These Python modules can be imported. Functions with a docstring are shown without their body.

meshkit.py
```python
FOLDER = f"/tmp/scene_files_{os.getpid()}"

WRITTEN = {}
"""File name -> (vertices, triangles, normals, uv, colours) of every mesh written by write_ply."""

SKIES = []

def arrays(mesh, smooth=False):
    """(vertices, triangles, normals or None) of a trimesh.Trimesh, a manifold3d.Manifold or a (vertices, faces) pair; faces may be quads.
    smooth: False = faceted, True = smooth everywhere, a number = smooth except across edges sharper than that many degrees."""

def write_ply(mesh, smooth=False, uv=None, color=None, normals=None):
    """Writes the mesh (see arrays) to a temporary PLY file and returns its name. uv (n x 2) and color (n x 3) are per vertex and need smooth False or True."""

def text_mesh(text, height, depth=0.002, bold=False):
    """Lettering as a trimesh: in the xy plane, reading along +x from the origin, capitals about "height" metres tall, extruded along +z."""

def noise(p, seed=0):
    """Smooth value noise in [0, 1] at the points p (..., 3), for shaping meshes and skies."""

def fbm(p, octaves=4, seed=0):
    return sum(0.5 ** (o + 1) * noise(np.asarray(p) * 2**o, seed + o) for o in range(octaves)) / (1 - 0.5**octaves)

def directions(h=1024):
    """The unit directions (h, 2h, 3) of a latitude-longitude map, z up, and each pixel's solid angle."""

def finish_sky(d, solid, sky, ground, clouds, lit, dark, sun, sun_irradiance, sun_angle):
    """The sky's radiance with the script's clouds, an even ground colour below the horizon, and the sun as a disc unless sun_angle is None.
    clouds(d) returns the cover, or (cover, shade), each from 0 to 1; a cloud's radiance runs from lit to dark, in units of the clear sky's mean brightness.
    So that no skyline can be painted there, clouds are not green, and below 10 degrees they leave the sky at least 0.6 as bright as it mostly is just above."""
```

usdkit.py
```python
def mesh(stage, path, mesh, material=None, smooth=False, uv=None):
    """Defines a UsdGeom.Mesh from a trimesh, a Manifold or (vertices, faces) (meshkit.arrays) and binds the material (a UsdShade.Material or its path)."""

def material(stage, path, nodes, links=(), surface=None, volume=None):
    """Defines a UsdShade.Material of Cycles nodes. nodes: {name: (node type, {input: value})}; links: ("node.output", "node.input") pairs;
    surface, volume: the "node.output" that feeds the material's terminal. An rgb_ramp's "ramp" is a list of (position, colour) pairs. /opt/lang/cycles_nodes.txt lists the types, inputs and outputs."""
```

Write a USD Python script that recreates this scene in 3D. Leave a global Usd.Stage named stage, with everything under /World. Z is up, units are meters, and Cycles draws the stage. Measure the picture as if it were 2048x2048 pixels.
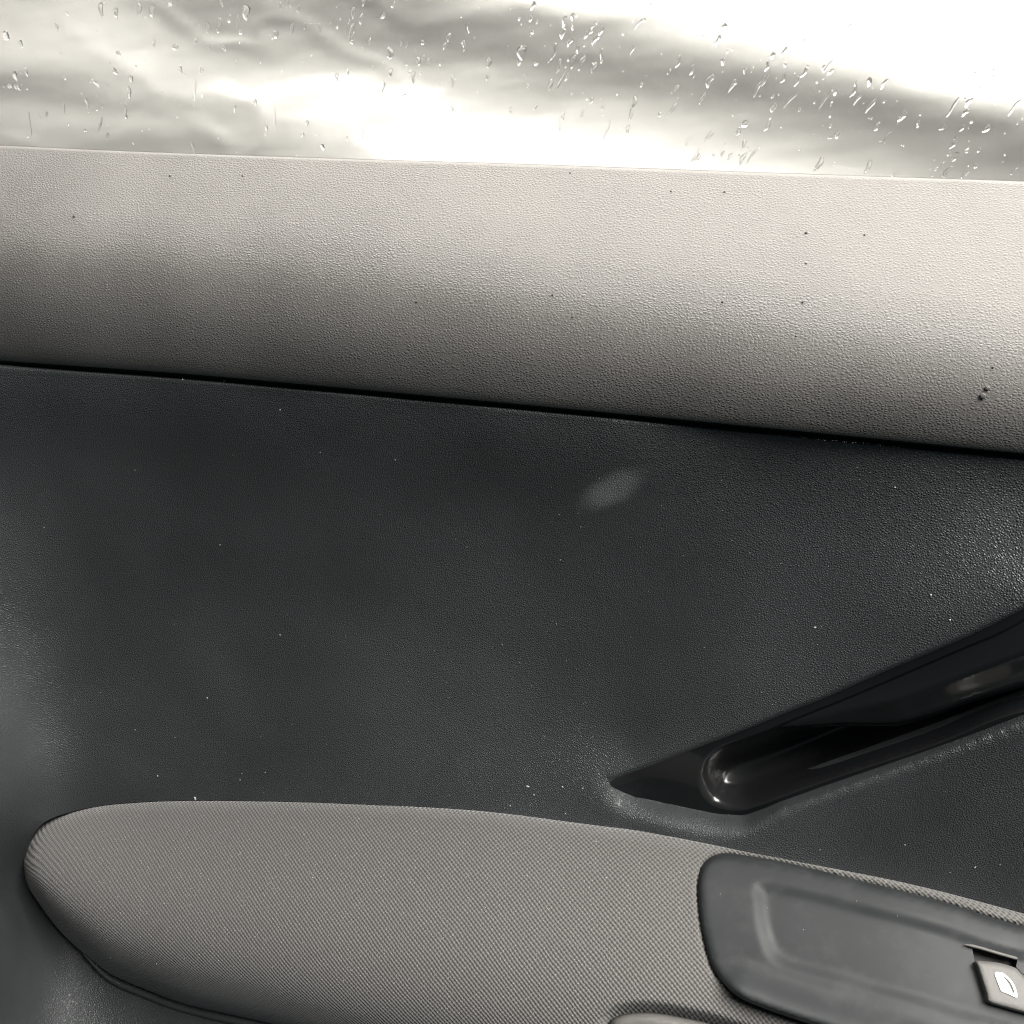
import math
import random

import numpy as np
import shapely
import trimesh
from pxr import Gf, Sdf, Usd, UsdGeom, UsdLux, UsdShade
from scipy.interpolate import PchipInterpolator, RBFInterpolator, RegularGridInterpolator
from scipy.spatial import Delaunay
from shapely.geometry import LineString, Polygon

import meshkit
import usdkit

rng = np.random.default_rng(11)
random.seed(11)
stage = Usd.Stage.CreateInMemory()
UsdGeom.SetStageUpAxis(stage, "Z")
UsdGeom.SetStageMetersPerUnit(stage, 1.0)
UsdGeom.Xform.Define(stage, "/World")
UsdGeom.Scope.Define(stage, "/World/Looks")

# ------------------------------------------------------------------ camera, light, exposure
EYE = np.array([0.0, -0.45, 1.0])
YAW, PITCH, HALF = math.radians(13.3), math.radians(-26.0), math.radians(26.0)
EXPOSURE = 0.0
FWD = np.array([-math.sin(YAW) * math.cos(PITCH), math.cos(YAW) * math.cos(PITCH), math.sin(PITCH)])
RIGHT = np.cross(FWD, [0, 0, 1]); RIGHT /= np.linalg.norm(RIGHT)
UP = np.cross(RIGHT, FWD)
cam = UsdGeom.Camera.Define(stage, "/World/camera")
cam.AddTransformOp().Set(Gf.Matrix4d(*[float(v) for row in ([*RIGHT, 0], [*UP, 0], [*(-FWD), 0], [*EYE, 1]) for v in row]))
cam.CreateHorizontalApertureAttr(36.0); cam.CreateVerticalApertureAttr(36.0)
cam.CreateFocalLengthAttr(18.0 / math.tan(HALF))
cam.CreateClippingRangeAttr(Gf.Vec2f(0.01, 50.0))
cam.CreateExposureAttr(EXPOSURE)


def lamp(name, pos, aim, w, h, power, color):
    r = UsdLux.RectLight.Define(stage, "/World/" + name)
    pos, aim = np.array(pos, float), np.array(aim, float)
    back = (pos - aim) / np.linalg.norm(pos - aim)
    side = np.cross([0, 1, 0] if abs(back[2]) > 0.95 else [0, 0, 1], back); side /= np.linalg.norm(side)
    up = np.cross(back, side)
    r.AddTransformOp().Set(Gf.Matrix4d(*[float(v) for row in ([*side, 0], [*up, 0], [*back, 0], [*pos, 1]) for v in row]))
    r.CreateWidthAttr(w); r.CreateHeightAttr(h); r.CreateIntensityAttr(power); r.CreateColorAttr(Gf.Vec3f(*color))
    return r


usdkit.material(stage, "/World/Looks/ambient", {"b": ("background_shader", {"color": (0.72, 0.92, 1.0), "strength": 0.10})}, surface="b.background")
dome = UsdLux.DomeLight.Define(stage, "/World/sky")
UsdShade.MaterialBindingAPI.Apply(dome.GetPrim()).Bind(UsdShade.Material.Get(stage, "/World/Looks/ambient"))
dome.GetPrim().SetCustomDataByKey("kind", "structure")
lamp("outside_lamp", (0.15, 0.35, 1.80), (0.12, 0.34, 0.9), 1.9, 0.75, 68.0, (1.0, 0.952, 0.90))
lamp("windscreen_lamp", (0.80, -0.56, 2.10), (0.0, -0.02, 0.70), 0.9, 0.6, 55.0, (1.0, 0.972, 0.925))


# ------------------------------------------------------------------ helpers
FOCAL = 1024.0 / math.tan(HALF)   # the photograph is 2048 pixels wide


def rays(px, py):
    px, py = np.broadcast_arrays(np.asarray(px, float), np.asarray(py, float))
    return FWD + RIGHT * ((px - 1024) / FOCAL)[..., None] + UP * ((1024 - py) / FOCAL)[..., None]


def at(px, py, y):
    """The point of the place that lies at depth y (metres outward through the door) behind a pixel of the photograph."""
    d = rays(px, py)
    return EYE + d * ((np.asarray(y) - EYE[1]) / d[..., 1])[..., None]


def march(start, px, py_rows, slope):
    """A profile followed from the start points downwards: slope 0 is a level top, 90 an upright face towards the cabin."""
    P = [start]
    for k in range(1, len(py_rows)):
        a = np.radians(slope[k - 1])
        n = np.stack([np.zeros_like(a), -np.sin(a), np.cos(a)], -1)
        d = rays(px, py_rows[k])
        s = (n * (P[-1] - EYE)).sum(-1) / (n * d).sum(-1)
        P.append(EYE + d * s[:, None])
    return np.array(P)


def smoothstep(x):
    x = np.clip(x, 0, 1)
    return x * x * (3 - 2 * x)


def curve(points, spacing=4, closed=False):
    """A smooth polyline through the points (centripetal spline), resampled."""
    p = np.array(points, float)
    if closed:
        p = np.vstack([p[-3:], p, p[:3]])
    t = np.concatenate([[0], np.cumsum(np.linalg.norm(np.diff(p, axis=0), axis=1) ** 0.7)])
    from scipy.interpolate import CubicSpline
    cs = CubicSpline(t, p) if closed else PchipInterpolator(t, p)
    a, b = (t[3], t[-3]) if closed else (t[0], t[-1])
    fine = cs(np.linspace(a, b, 3000))
    L = np.concatenate([[0], np.cumsum(np.linalg.norm(np.diff(fine, axis=0), axis=1))])
    n = max(4, int(L[-1] / spacing))
    s = np.linspace(0, L[-1], n + 1)
    if closed:
        s = s[:-1]
    return np.stack([np.interp(s, L, fine[:, 0]), np.interp(s, L, fine[:, 1])], 1)


def line(points):
    p = np.array(points, float)
    f = PchipInterpolator(p[:, 0], p[:, 1], extrapolate=True)
    return f


def dense(poly, spacing):
    out = []
    for ring in [poly.exterior, *poly.interiors]:
        n = max(8, int(ring.length / spacing))
        out.append(np.array([ring.interpolate(i / n, normalized=True).coords[0] for i in range(n)]))
    return out


def patch(poly, yfunc, spacing=10, edge=4, skirt=0.0, into=(0, 1, 0), extra=()):
    """A surface over an outline, at depth yfunc(px, py); skirt turns its edge back by that many metres."""
    rings = dense(poly, edge)
    x0, y0, x1, y1 = poly.bounds
    gx, gy = np.meshgrid(np.arange(x0, x1, spacing), np.arange(y0, y1, spacing * 0.866))
    gx = gx + (np.arange(gx.shape[0]) % 2)[:, None] * spacing / 2
    g = np.stack([gx.ravel(), gy.ravel()], 1)
    pts = shapely.points(g)
    inside = shapely.contains(poly, pts)
    g = g[inside]
    dist = shapely.distance(poly.boundary, shapely.points(g))
    g = g[dist > 0.55 * edge]
    dist = dist[dist > 0.55 * edge]
    # finer rows near the edge
    more = [np.array(dense(q, edge)[0]) for k in (0.9, 2.0) for q in getattr(poly.buffer(-edge * k), "geoms", [poly.buffer(-edge * k)]) if not q.is_empty]
    g = g[dist > edge * 2.8]
    for e in extra:
        e = e[shapely.contains(poly.buffer(-2), shapely.points(e))]
        g = g[np.abs(g[:, 1] - np.interp(g[:, 0], e[:, 0], e[:, 1])) > 3]
        more.append(e)
    p = np.vstack([*rings, *more, g])
    p = p[np.unique(np.round(p, 2), axis=0, return_index=True)[1]]
    tri = Delaunay(p).simplices
    c = p[tri].mean(1)
    tri = tri[shapely.contains(poly.buffer(0.05), shapely.points(c))]
    q = p[tri]
    area = (q[:, 1, 0] - q[:, 0, 0]) * (q[:, 2, 1] - q[:, 0, 1]) - (q[:, 1, 1] - q[:, 0, 1]) * (q[:, 2, 0] - q[:, 0, 0])
    tri = tri[np.abs(area) > 1e-3]; area = area[np.abs(area) > 1e-3]
    tri[area > 0] = tri[area > 0][:, ::-1]
    v = at(p[:, 0], p[:, 1], yfunc(p[:, 0], p[:, 1]))
    if skirt:
        for r in rings:
            w = at(r[:, 0], r[:, 1], yfunc(r[:, 0], r[:, 1]))
            n, b = len(r), len(v)
            back = w + np.array(into, float) * skirt
            v = np.vstack([v, w, back])
            i = np.arange(n); j = (i + 1) % n
            tri = np.vstack([tri, np.stack([b + i, b + j, b + n + i], 1), np.stack([b + j, b + n + j, b + n + i], 1)])
    return v, tri


def edge_round(poly, px, py, width, depth):
    d = shapely.distance(poly.boundary, shapely.points(np.stack([np.ravel(px), np.ravel(py)], 1))).reshape(np.shape(px))
    t = np.clip(1 - d / width, 0, 1)
    return depth * (1 - np.sqrt(np.maximum(0, 1 - t * t)))


def inside_depth(poly, px, py, width):
    """0 outside the outline, rising smoothly to 1 at width pixels inside it."""
    pts = shapely.points(np.stack([np.ravel(px), np.ravel(py)], 1))
    d = shapely.distance(poly.boundary, pts) * np.where(shapely.contains(poly, pts), 1, 0)
    return smoothstep(d / width).reshape(np.shape(px))


def grid_mesh(P):
    """(rows, columns, 3) points, row 0 on top, column 0 at the left, seen from the cabin."""
    r, c = P.shape[:2]
    i = np.arange(r * c).reshape(r, c)
    a, b, d, e = i[:-1, :-1].ravel(), i[:-1, 1:].ravel(), i[1:, :-1].ravel(), i[1:, 1:].ravel()
    return P.reshape(-1, 3), np.vstack([np.stack([a, d, b], 1), np.stack([b, d, e], 1)])


def tube(points, radius, sides=8):
    p = np.array(points, float)
    r = np.broadcast_to(np.asarray(radius, float), (len(p),))
    t = np.gradient(p, axis=0); t /= np.linalg.norm(t, axis=1, keepdims=True)
    a = np.cross(t, [0, 1, 0.2]); a /= np.linalg.norm(a, axis=1, keepdims=True)
    b = np.cross(t, a)
    ang = np.arange(sides) * 2 * math.pi / sides
    v = (p[:, None] + r[:, None, None] * (a[:, None] * np.cos(ang)[None, :, None] + b[:, None] * np.sin(ang)[None, :, None])).reshape(-1, 3)
    f = []
    for i in range(len(p) - 1):
        for k in range(sides):
            k2 = (k + 1) % sides
            f += [[i * sides + k, i * sides + k2, (i + 1) * sides + k], [i * sides + k2, (i + 1) * sides + k2, (i + 1) * sides + k]]
    n = len(v)
    v = np.vstack([v, p[0], p[-1]])
    for k in range(sides):
        f += [[n, (k + 1) % sides, k], [n + 1, (len(p) - 1) * sides + k, (len(p) - 1) * sides + (k + 1) % sides]]
    m = trimesh.Trimesh(v, f, process=False)
    m.fix_normals()
    return m


def fixed(m):
    v, f = m
    t = trimesh.Trimesh(v, f, process=False)
    return t


used = {}


def numbered(parent, name):
    k = used.get((parent, name), 0)
    used[(parent, name)] = k + 1
    return f"{parent}/{name}" + (f"_{k:03d}" if k else "")


def obj(name, mesh, mat, parent="/World", label=None, cat=None, group=None, kind=None, smooth=40, uv=None):
    path = numbered(parent, name)
    if uv is not None:
        smooth = True
    m = usdkit.mesh(stage, path, mesh, f"/World/Looks/{mat}", smooth=smooth, uv=uv)
    for k, v in (("label", label), ("category", cat), ("group", group), ("kind", kind)):
        if v:
            m.GetPrim().SetCustomDataByKey(k, v)
    return path


# ------------------------------------------------------------------ materials
def grain_plastic(name, base, scale, bump, rough, spec=0.5, stretch=(1, 1, 1), smudge=None, fine=0.2):
    nodes = {
        "g": ("geometry", {}),
        "map": ("mapping", {"scale": stretch}),
        "warp": ("noise_texture", {"scale": 260.0, "detail": 2.0}),
        "wadd": ("mix", {"mix_type": "add", "fac": 0.0009}),
        "v": ("voronoi_texture", {"feature": "distance_to_edge", "scale": scale, "randomness": 0.9}),
        "n": ("noise_texture", {"scale": scale * 1.6, "detail": 3.0}),
        "big": ("noise_texture", {"scale": 14.0, "detail": 4.0}),
        "h": ("map_range", {"range_type": "smoothstep", "from_min": 0.0, "from_max": 0.42, "to_min": 0.0, "to_max": 0.8}),
        "h2": ("math", {"math_type": "multiply_add", "value2": fine}),
        "b": ("bump", {"strength": bump, "distance": 0.0011}),
        "rr": ("map_range", {"from_min": 0.3, "from_max": 0.7, "to_min": rough - 0.05, "to_max": rough + 0.06}),
        "col": ("mix", {"mix_type": "mix", "fac": 0.0, "color1": base, "color2": tuple(c * 1.28 for c in base)}),
        "cf": ("map_range", {"from_min": 0.35, "from_max": 0.7, "to_min": 0.0, "to_max": 1.0}),
        "p": ("principled_bsdf", {"roughness": rough, "specular_ior_level": spec}),
    }
    links = [("g.position", "map.vector"), ("map.vector", "wadd.color1"), ("map.vector", "warp.vector"), ("warp.color", "wadd.color2"),
             ("wadd.color", "v.vector"), ("map.vector", "n.vector"), ("g.position", "big.vector"),
             ("v.distance", "h.value"), ("n.fac", "h2.value1"), ("h.result", "h2.value3"), ("h2.value", "b.height"), ("b.normal", "p.normal"),
             ("big.fac", "rr.value"), ("rr.result", "p.roughness"), ("big.fac", "cf.value"), ("cf.result", "col.fac")]
    out = "col.color"
    if smudge:
        (c, rot, size, colour) = smudge
        nodes["sm"] = ("mapping", {"mapping_type": "texture", "location": tuple(c), "rotation": (0, rot, 0), "scale": size})
        nodes["sl"] = ("vector_math", {"math_type": "length"})
        nodes["sn"] = ("noise_texture", {"scale": 70.0, "detail": 4.0})
        nodes["sa"] = ("math", {"math_type": "multiply_add", "value2": 0.55})
        nodes["sf"] = ("map_range", {"from_min": 0.55, "from_max": 1.3, "to_min": 0.75, "to_max": 0.0, "range_type": "smoothstep"})
        nodes["smix"] = ("mix", {"color2": colour})
        links += [("g.position", "sm.vector"), ("sm.vector", "sl.vector1"), ("g.position", "sn.vector"), ("sn.fac", "sa.value1"), ("sl.value", "sa.value3"),
                  ("sa.value", "sf.value"), ("sf.result", "smix.fac"), (out, "smix.color1")]
        out = "smix.color"
    links.append((out, "p.base_color"))
    usdkit.material(stage, f"/World/Looks/{name}", nodes, links, surface="p.BSDF")


grain_plastic("pad_plastic", (0.082, 0.0785, 0.0745), 740.0, 0.31, 0.64, spec=0.34, stretch=(0.8, 1, 1.1), fine=0.10)
smudge_at = at(1214, 1004, 0.01)
grain_plastic("panel_plastic", (0.0312, 0.0340, 0.0352), 820.0, 0.50, 0.47, spec=0.46, fine=0.15,
              smudge=(smudge_at, math.radians(-38), (0.026, 0.08, 0.0105), (0.155, 0.158, 0.158)))


def plain(name, base, rough, spec=0.5, noise=0.0, coat=0.0, scale=160.0, bump=0.0, metallic=0.0):
    nodes = {
        "g": ("geometry", {}), "n": ("noise_texture", {"scale": scale, "detail": 5.0}),
        "rr": ("map_range", {"from_min": 0.3, "from_max": 0.7, "to_min": max(0.01, rough - noise), "to_max": rough + noise}),
        "b": ("bump", {"strength": bump, "distance": 0.0004}),
        "p": ("principled_bsdf", {"base_color": base, "specular_ior_level": spec, "coat_weight": coat, "metallic": metallic}),
    }
    links = [("g.position", "n.vector"), ("n.fac", "rr.value"), ("rr.result", "p.roughness")]
    if bump:
        links += [("n.fac", "b.height"), ("b.normal", "p.normal")]
    usdkit.material(stage, f"/World/Looks/{name}", nodes, links, surface="p.BSDF")


plain("gloss_black", (0.008, 0.009, 0.010), 0.10, spec=0.33, noise=0.03)
plain("pocket_black", (0.011, 0.011, 0.0115), 0.22, noise=0.03)
plain("satin_grey", (0.05, 0.052, 0.052), 0.42, noise=0.08, bump=0.15, scale=900.0)
plain("button_grey", (0.10, 0.097, 0.092), 0.5, spec=0.25, noise=0.06, bump=0.1, scale=1200.0)
plain("icon_white", (0.45, 0.45, 0.43), 0.5)
plain("rubber_black", (0.012, 0.012, 0.012), 0.7)
plain("paint_dark", (0.03, 0.03, 0.032), 0.25)
plain("crumb_dark", (0.05, 0.04, 0.03), 0.7)
plain("lint_white", (0.40, 0.39, 0.37), 0.8)
plain("chrome", (0.55, 0.54, 0.52), 0.12, metallic=1.0)

usdkit.material(stage, "/World/Looks/switch_plastic", {
    "g": ("geometry", {}), "n": ("noise_texture", {"scale": 60.0, "detail": 6.0, "roughness": 0.65}), "f": ("noise_texture", {"scale": 2200.0, "detail": 2.0}),
    "m": ("mapping", {"scale": (90.0, 60.0, 900.0), "rotation": (0, 0.35, 0)}), "s": ("noise_texture", {"scale": 1.0, "detail": 3.0}),
    "rr": ("map_range", {"from_min": 0.3, "from_max": 0.7, "to_min": 0.40, "to_max": 0.54}),
    "c": ("rgb_ramp", {"ramp": [(0.0, (0.019, 0.021, 0.022)), (0.5, (0.021, 0.023, 0.024)), (0.62, (0.027, 0.029, 0.030)), (1.0, (0.044, 0.045, 0.045))]}),
    "b": ("bump", {"strength": 0.12, "distance": 0.0003}),
    "p": ("principled_bsdf", {"specular_ior_level": 0.17})},
    [("g.position", "n.vector"), ("g.position", "f.vector"), ("g.position", "m.vector"), ("m.vector", "s.vector"), ("n.fac", "rr.value"), ("rr.result", "p.roughness"),
     ("n.fac", "c.fac"), ("c.color", "p.base_color"), ("f.fac", "b.height"), ("b.normal", "p.normal")], surface="p.BSDF")

# woven cloth: u and v are metres along the cloth
PITCHW = 0.0029
k = 2 * math.pi / PITCHW
usdkit.material(stage, "/World/Looks/cloth", {
    "uv": ("uvmap", {"attribute": "st"}), "g": ("geometry", {}),
    "wn": ("noise_texture", {"scale": 900.0, "detail": 2.0}), "wj": ("noise_texture", {"scale": 60.0, "detail": 2.0}),
    "jm": ("vector_math", {"math_type": "scale", "scale": 0.0016}), "ja": ("vector_math", {"math_type": "add"}),
    "sx": ("separate_xyz", {}),
    "mu": ("math", {"math_type": "multiply", "value2": k}), "mv": ("math", {"math_type": "multiply", "value2": k * 1.05}),
    "su": ("math", {"math_type": "sine"}), "sv": ("math", {"math_type": "sine"}),
    "pr": ("math", {"math_type": "multiply"}),
    "hn": ("math", {"math_type": "multiply_add", "value2": 0.5}),
    "b": ("bump", {"strength": 0.6, "distance": 0.0008}),
    "cr": ("map_range", {"from_min": -0.8, "from_max": 0.5, "to_min": 0.0, "to_max": 1.0}),
    "col": ("mix", {"color1": (0.050, 0.0485, 0.0465), "color2": (0.120, 0.1155, 0.110)}),
    "p": ("principled_bsdf", {"roughness": 0.85, "specular_ior_level": 0.25, "sheen_weight": 0.25, "sheen_roughness": 0.5})},
    [("uv.UV", "ja.vector1"), ("g.position", "wj.vector"), ("wj.color", "jm.vector1"), ("jm.vector", "ja.vector2"), ("ja.vector", "sx.vector"),
     ("sx.x", "mu.value1"), ("sx.y", "mv.value1"), ("mu.value", "su.value1"), ("mv.value", "sv.value1"),
     ("su.value", "pr.value1"), ("sv.value", "pr.value2"), ("g.position", "wn.vector"), ("wn.fac", "hn.value1"), ("pr.value", "hn.value3"),
     ("hn.value", "b.height"), ("b.normal", "p.normal"), ("hn.value", "cr.value"), ("cr.result", "col.fac"), ("col.color", "p.base_color")], surface="p.BSDF")

# window pane: clear, with a mirror film by angle and a thin film of dirt
usdkit.material(stage, "/World/Looks/pane", {
    "t": ("transparent_bsdf", {"color": (0.96, 0.96, 0.952)}), "gl": ("glossy_bsdf", {"roughness": 0.02, "color": (1, 1, 1)}),
    "f": ("fresnel", {"IOR": 1.2}), "m": ("mix_closure", {}), "d": ("diffuse_bsdf", {"color": (0.75, 0.72, 0.66)}), "m2": ("mix_closure", {"fac": 0.012})},
    [("f.fac", "m.fac"), ("t.BSDF", "m.closure1"), ("gl.BSDF", "m.closure2"), ("m.closure", "m2.closure1"), ("d.BSDF", "m2.closure2")], surface="m2.closure")
usdkit.material(stage, "/World/Looks/water", {"p": ("glass_bsdf", {"color": (1, 1, 1), "roughness": 0.0, "IOR": 1.33})}, surface="p.BSDF")
usdkit.material(stage, "/World/Looks/foil_sheet", {
    "g": ("geometry", {}), "n": ("noise_texture", {"scale": 45.0, "detail": 4.0}), "b": ("bump", {"strength": 0.06, "distance": 0.004}),
    "p": ("principled_bsdf", {"base_color": (0.093, 0.0932, 0.090), "roughness": 0.36, "metallic": 0.2, "specular_ior_level": 0.5})},
    [("g.position", "n.vector"), ("n.fac", "b.height"), ("b.normal", "p.normal")], surface="p.BSDF")

# ------------------------------------------------------------------ the sheet outside the window
levels = {
    -150: [(0, .95), (60, 1), (130, .9), (165, .55), (200, .8), (285, .75)],
    0: [(0, .9), (60, 1), (120, 1), (150, .6), (185, .55), (205, .85), (240, .8), (285, .75)],
    150: [(0, .85), (40, 1), (130, 1), (150, .75), (200, .58), (225, .8), (290, .62)],
    300: [(0, .52), (50, .6), (80, .85), (100, 1), (180, 1), (200, .6), (215, .62), (240, .85), (280, .58), (305, .65)],
    450: [(0, .4), (60, .5), (110, .6), (140, .8), (155, 1), (200, 1), (225, .65), (250, .8), (285, .55), (310, .65)],
    600: [(0, .38), (60, .4), (100, .62), (145, .85), (165, 1), (230, 1), (245, .82), (290, .7), (312, .72)],
    800: [(0, .35), (60, .3), (100, .5), (150, .75), (185, 1), (300, 1), (320, 1)],
    1024: [(-40, 1), (0, .7), (25, .5), (60, .35), (100, .3), (150, .5), (200, .7), (240, .95), (327, 1)],
    1250: [(0, 1), (20, .95), (40, .6), (80, .4), (140, .22), (170, .4), (220, .65), (270, .9), (300, 1), (340, 1)],
    1500: [(0, .85), (30, .95), (65, 1), (85, .7), (120, .5), (160, .2), (190, .22), (230, .5), (290, .7), (330, .85), (345, .9)],
    1750: [(0, .85), (60, .95), (110, 1), (135, .75), (165, .5), (190, .2), (240, .18), (280, .45), (330, .6), (355, .7)],
    2000: [(0, .85), (30, .95), (150, 1), (180, .95), (205, .6), (225, .45), (250, .2), (310, .25), (350, .45), (365, .5)],
    2200: [(0, .85), (60, .95), (180, 1), (210, .95), (235, .6), (255, .45), (280, .2), (340, .25), (380, .45)],
}
kp, kv = [], []
for px, rows in levels.items():
    rows = [(-420, .8), (-260, .95), (-130, .75)] + rows + [(470, .45), (620, .7)]
    for py, l in rows:
        kp.append((px / 4.0, py)); kv.append(l)
lev = RBFInterpolator(np.array(kp), np.array(kv), kernel="linear", smoothing=1.0)
XS, ZS = np.linspace(-0.85, 0.75, 260), np.linspace(0.62, 1.5, 380)
gx, gz = np.meshgrid(XS, ZS)
SHEET_Y = 0.34
d = np.stack([gx, np.full_like(gx, SHEET_Y), gz], -1) - EYE
w = d @ FWD
spx, spy = 1024 + FOCAL * (d @ RIGHT) / w, 1024 - FOCAL * (d @ UP) / w
L = lev(np.stack([np.clip(spx, -300, 2350).ravel() / 4.0, np.clip(spy, -420, 620).ravel()], 1)).reshape(gx.shape)
L = np.clip(L, 0, 1.05)
tilt = np.radians(-7 + 40 * L)
tilt[ZS > 1.25] *= np.clip((1.5 - ZS[ZS > 1.25]) / 0.25, 0, 1)[:, None]
hy = np.cumsum(np.tan(tilt), 0) * (ZS[1] - ZS[0])
hy -= hy[(np.abs(ZS - 0.93)).argmin()][None, :]
wr = meshkit.fbm(np.stack([gx * 9 + gz * 14, gz * 34 - gx * 6, gx * 0], -1), 4, seed=4) - 0.5
left = smoothstep((0.05 - gx) / 0.4)
crease = np.abs(meshkit.fbm(np.stack([gx * 7 - gz * 10, gz * 16 + gx * 9, gx * 0 + 3], -1), 3, seed=9) - 0.5)
hy = hy + wr * 0.0022 + 0.008 * left * np.minimum(crease, 0.12)
P = np.stack([gx, SHEET_Y + hy, gz], -1)[::-1]
sheet = obj("plastic_sheet", grid_mesh(P), "foil_sheet", label="crumpled shiny silvery plastic sheet hanging outside the wet window", cat="plastic sheet", smooth=True)

# ------------------------------------------------------------------ the door
DOOR = "/World/car_door"
door = UsdGeom.Xform.Define(stage, DOOR).GetPrim()
door.SetCustomDataByKey("label", "inside of a dark grey car door with cloth armrest and black handle")
door.SetCustomDataByKey("category", "car door")

sill = line([(-260, 281), (0, 291), (265, 303), (636, 316), (1060, 329), (1484, 344), (2048, 363), (2300, 372)])
seam = line([(-260, 704), (0, 725), (350, 750), (700, 781), (1024, 811), (1536, 860), (2048, 911), (2300, 936)])
cols = np.arange(-240, 2290, 10.0)

# upper pad: from the glass over its rounded shoulder down to the seam
prof_t = np.array([0, .03, .10, .22, .36, .50, .62, .72, .82, .90, .95, .98, 1.0])
prof_a = np.array([32, 32, 33, 34.5, 38, 47, 61, 76, 90, 99, 104, 112, 125.0])
tt = np.concatenate([np.linspace(0, .9, 70), np.linspace(.905, 1.0, 24)])
rows = [sill(cols) + t * (seam(cols) - 4 - sill(cols)) for t in tt]
shift = np.interp(cols, [-240, 300, 1300, 2290], [0.12, 0.09, -0.02, -0.10])   # the shoulder turns a little earlier at the left
mid = (tt[1:] + tt[:-1]) / 2
slopes = [np.interp(t + shift * (4 * t * (1 - t)), prof_t, prof_a) for t in mid]
PAD = march(at(cols, rows[0], 0.085), cols, rows, slopes)
seam_y = np.interp(np.arange(-300, 2400), cols, PAD[-1, :, 1])
pad_edge = PAD[-1].copy()
back = pad_edge + [0, 0.012, 0.001]
PADX = np.concatenate([PAD[:1] + [0, 0.003, -0.004], PAD, back[None]], 0)
obj("upper_trim", grid_mesh(PADX), "pad_plastic", DOOR, smooth=True)
print("seam depth", PAD[-1, ::40, 1], "z", PAD[-1, ::40, 2], "sill z", PAD[0, ::60, 2])

# window pane: 4 mm, leaning in towards the roof
zs = float(PAD[0, :, 2].mean())
LEAN = 0.22


def pane_y(z, off=0.0):
    return 0.0905 + off - LEAN * (z - zs)


PW = (-0.62, 0.55)
pane = trimesh.Trimesh(*(lambda v: (v, [[0, 1, 2], [0, 2, 3], [4, 6, 5], [4, 7, 6], [0, 4, 1], [1, 4, 5], [1, 5, 2], [2, 5, 6], [2, 6, 3], [3, 6, 7], [3, 7, 0], [0, 7, 4]]))(
    np.array([(x, pane_y(z, o), z) for o in (0, 0.004) for x, z in ((PW[0], zs - 0.05), (PW[1], zs - 0.05), (PW[1], zs + 0.45), (PW[0], zs + 0.45))])), process=False)
pane.fix_normals()
obj("window_glass", pane, "pane", DOOR, smooth=False)
# rubber seal between the pad and the glass
sc = np.stack([PAD[0, :, 0], PAD[0, :, 1] + 0.0028, PAD[0, :, 2] - 0.0022], 1)
obj("window_seal", tube(sc, 0.0021), "rubber_black", DOOR)
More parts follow.
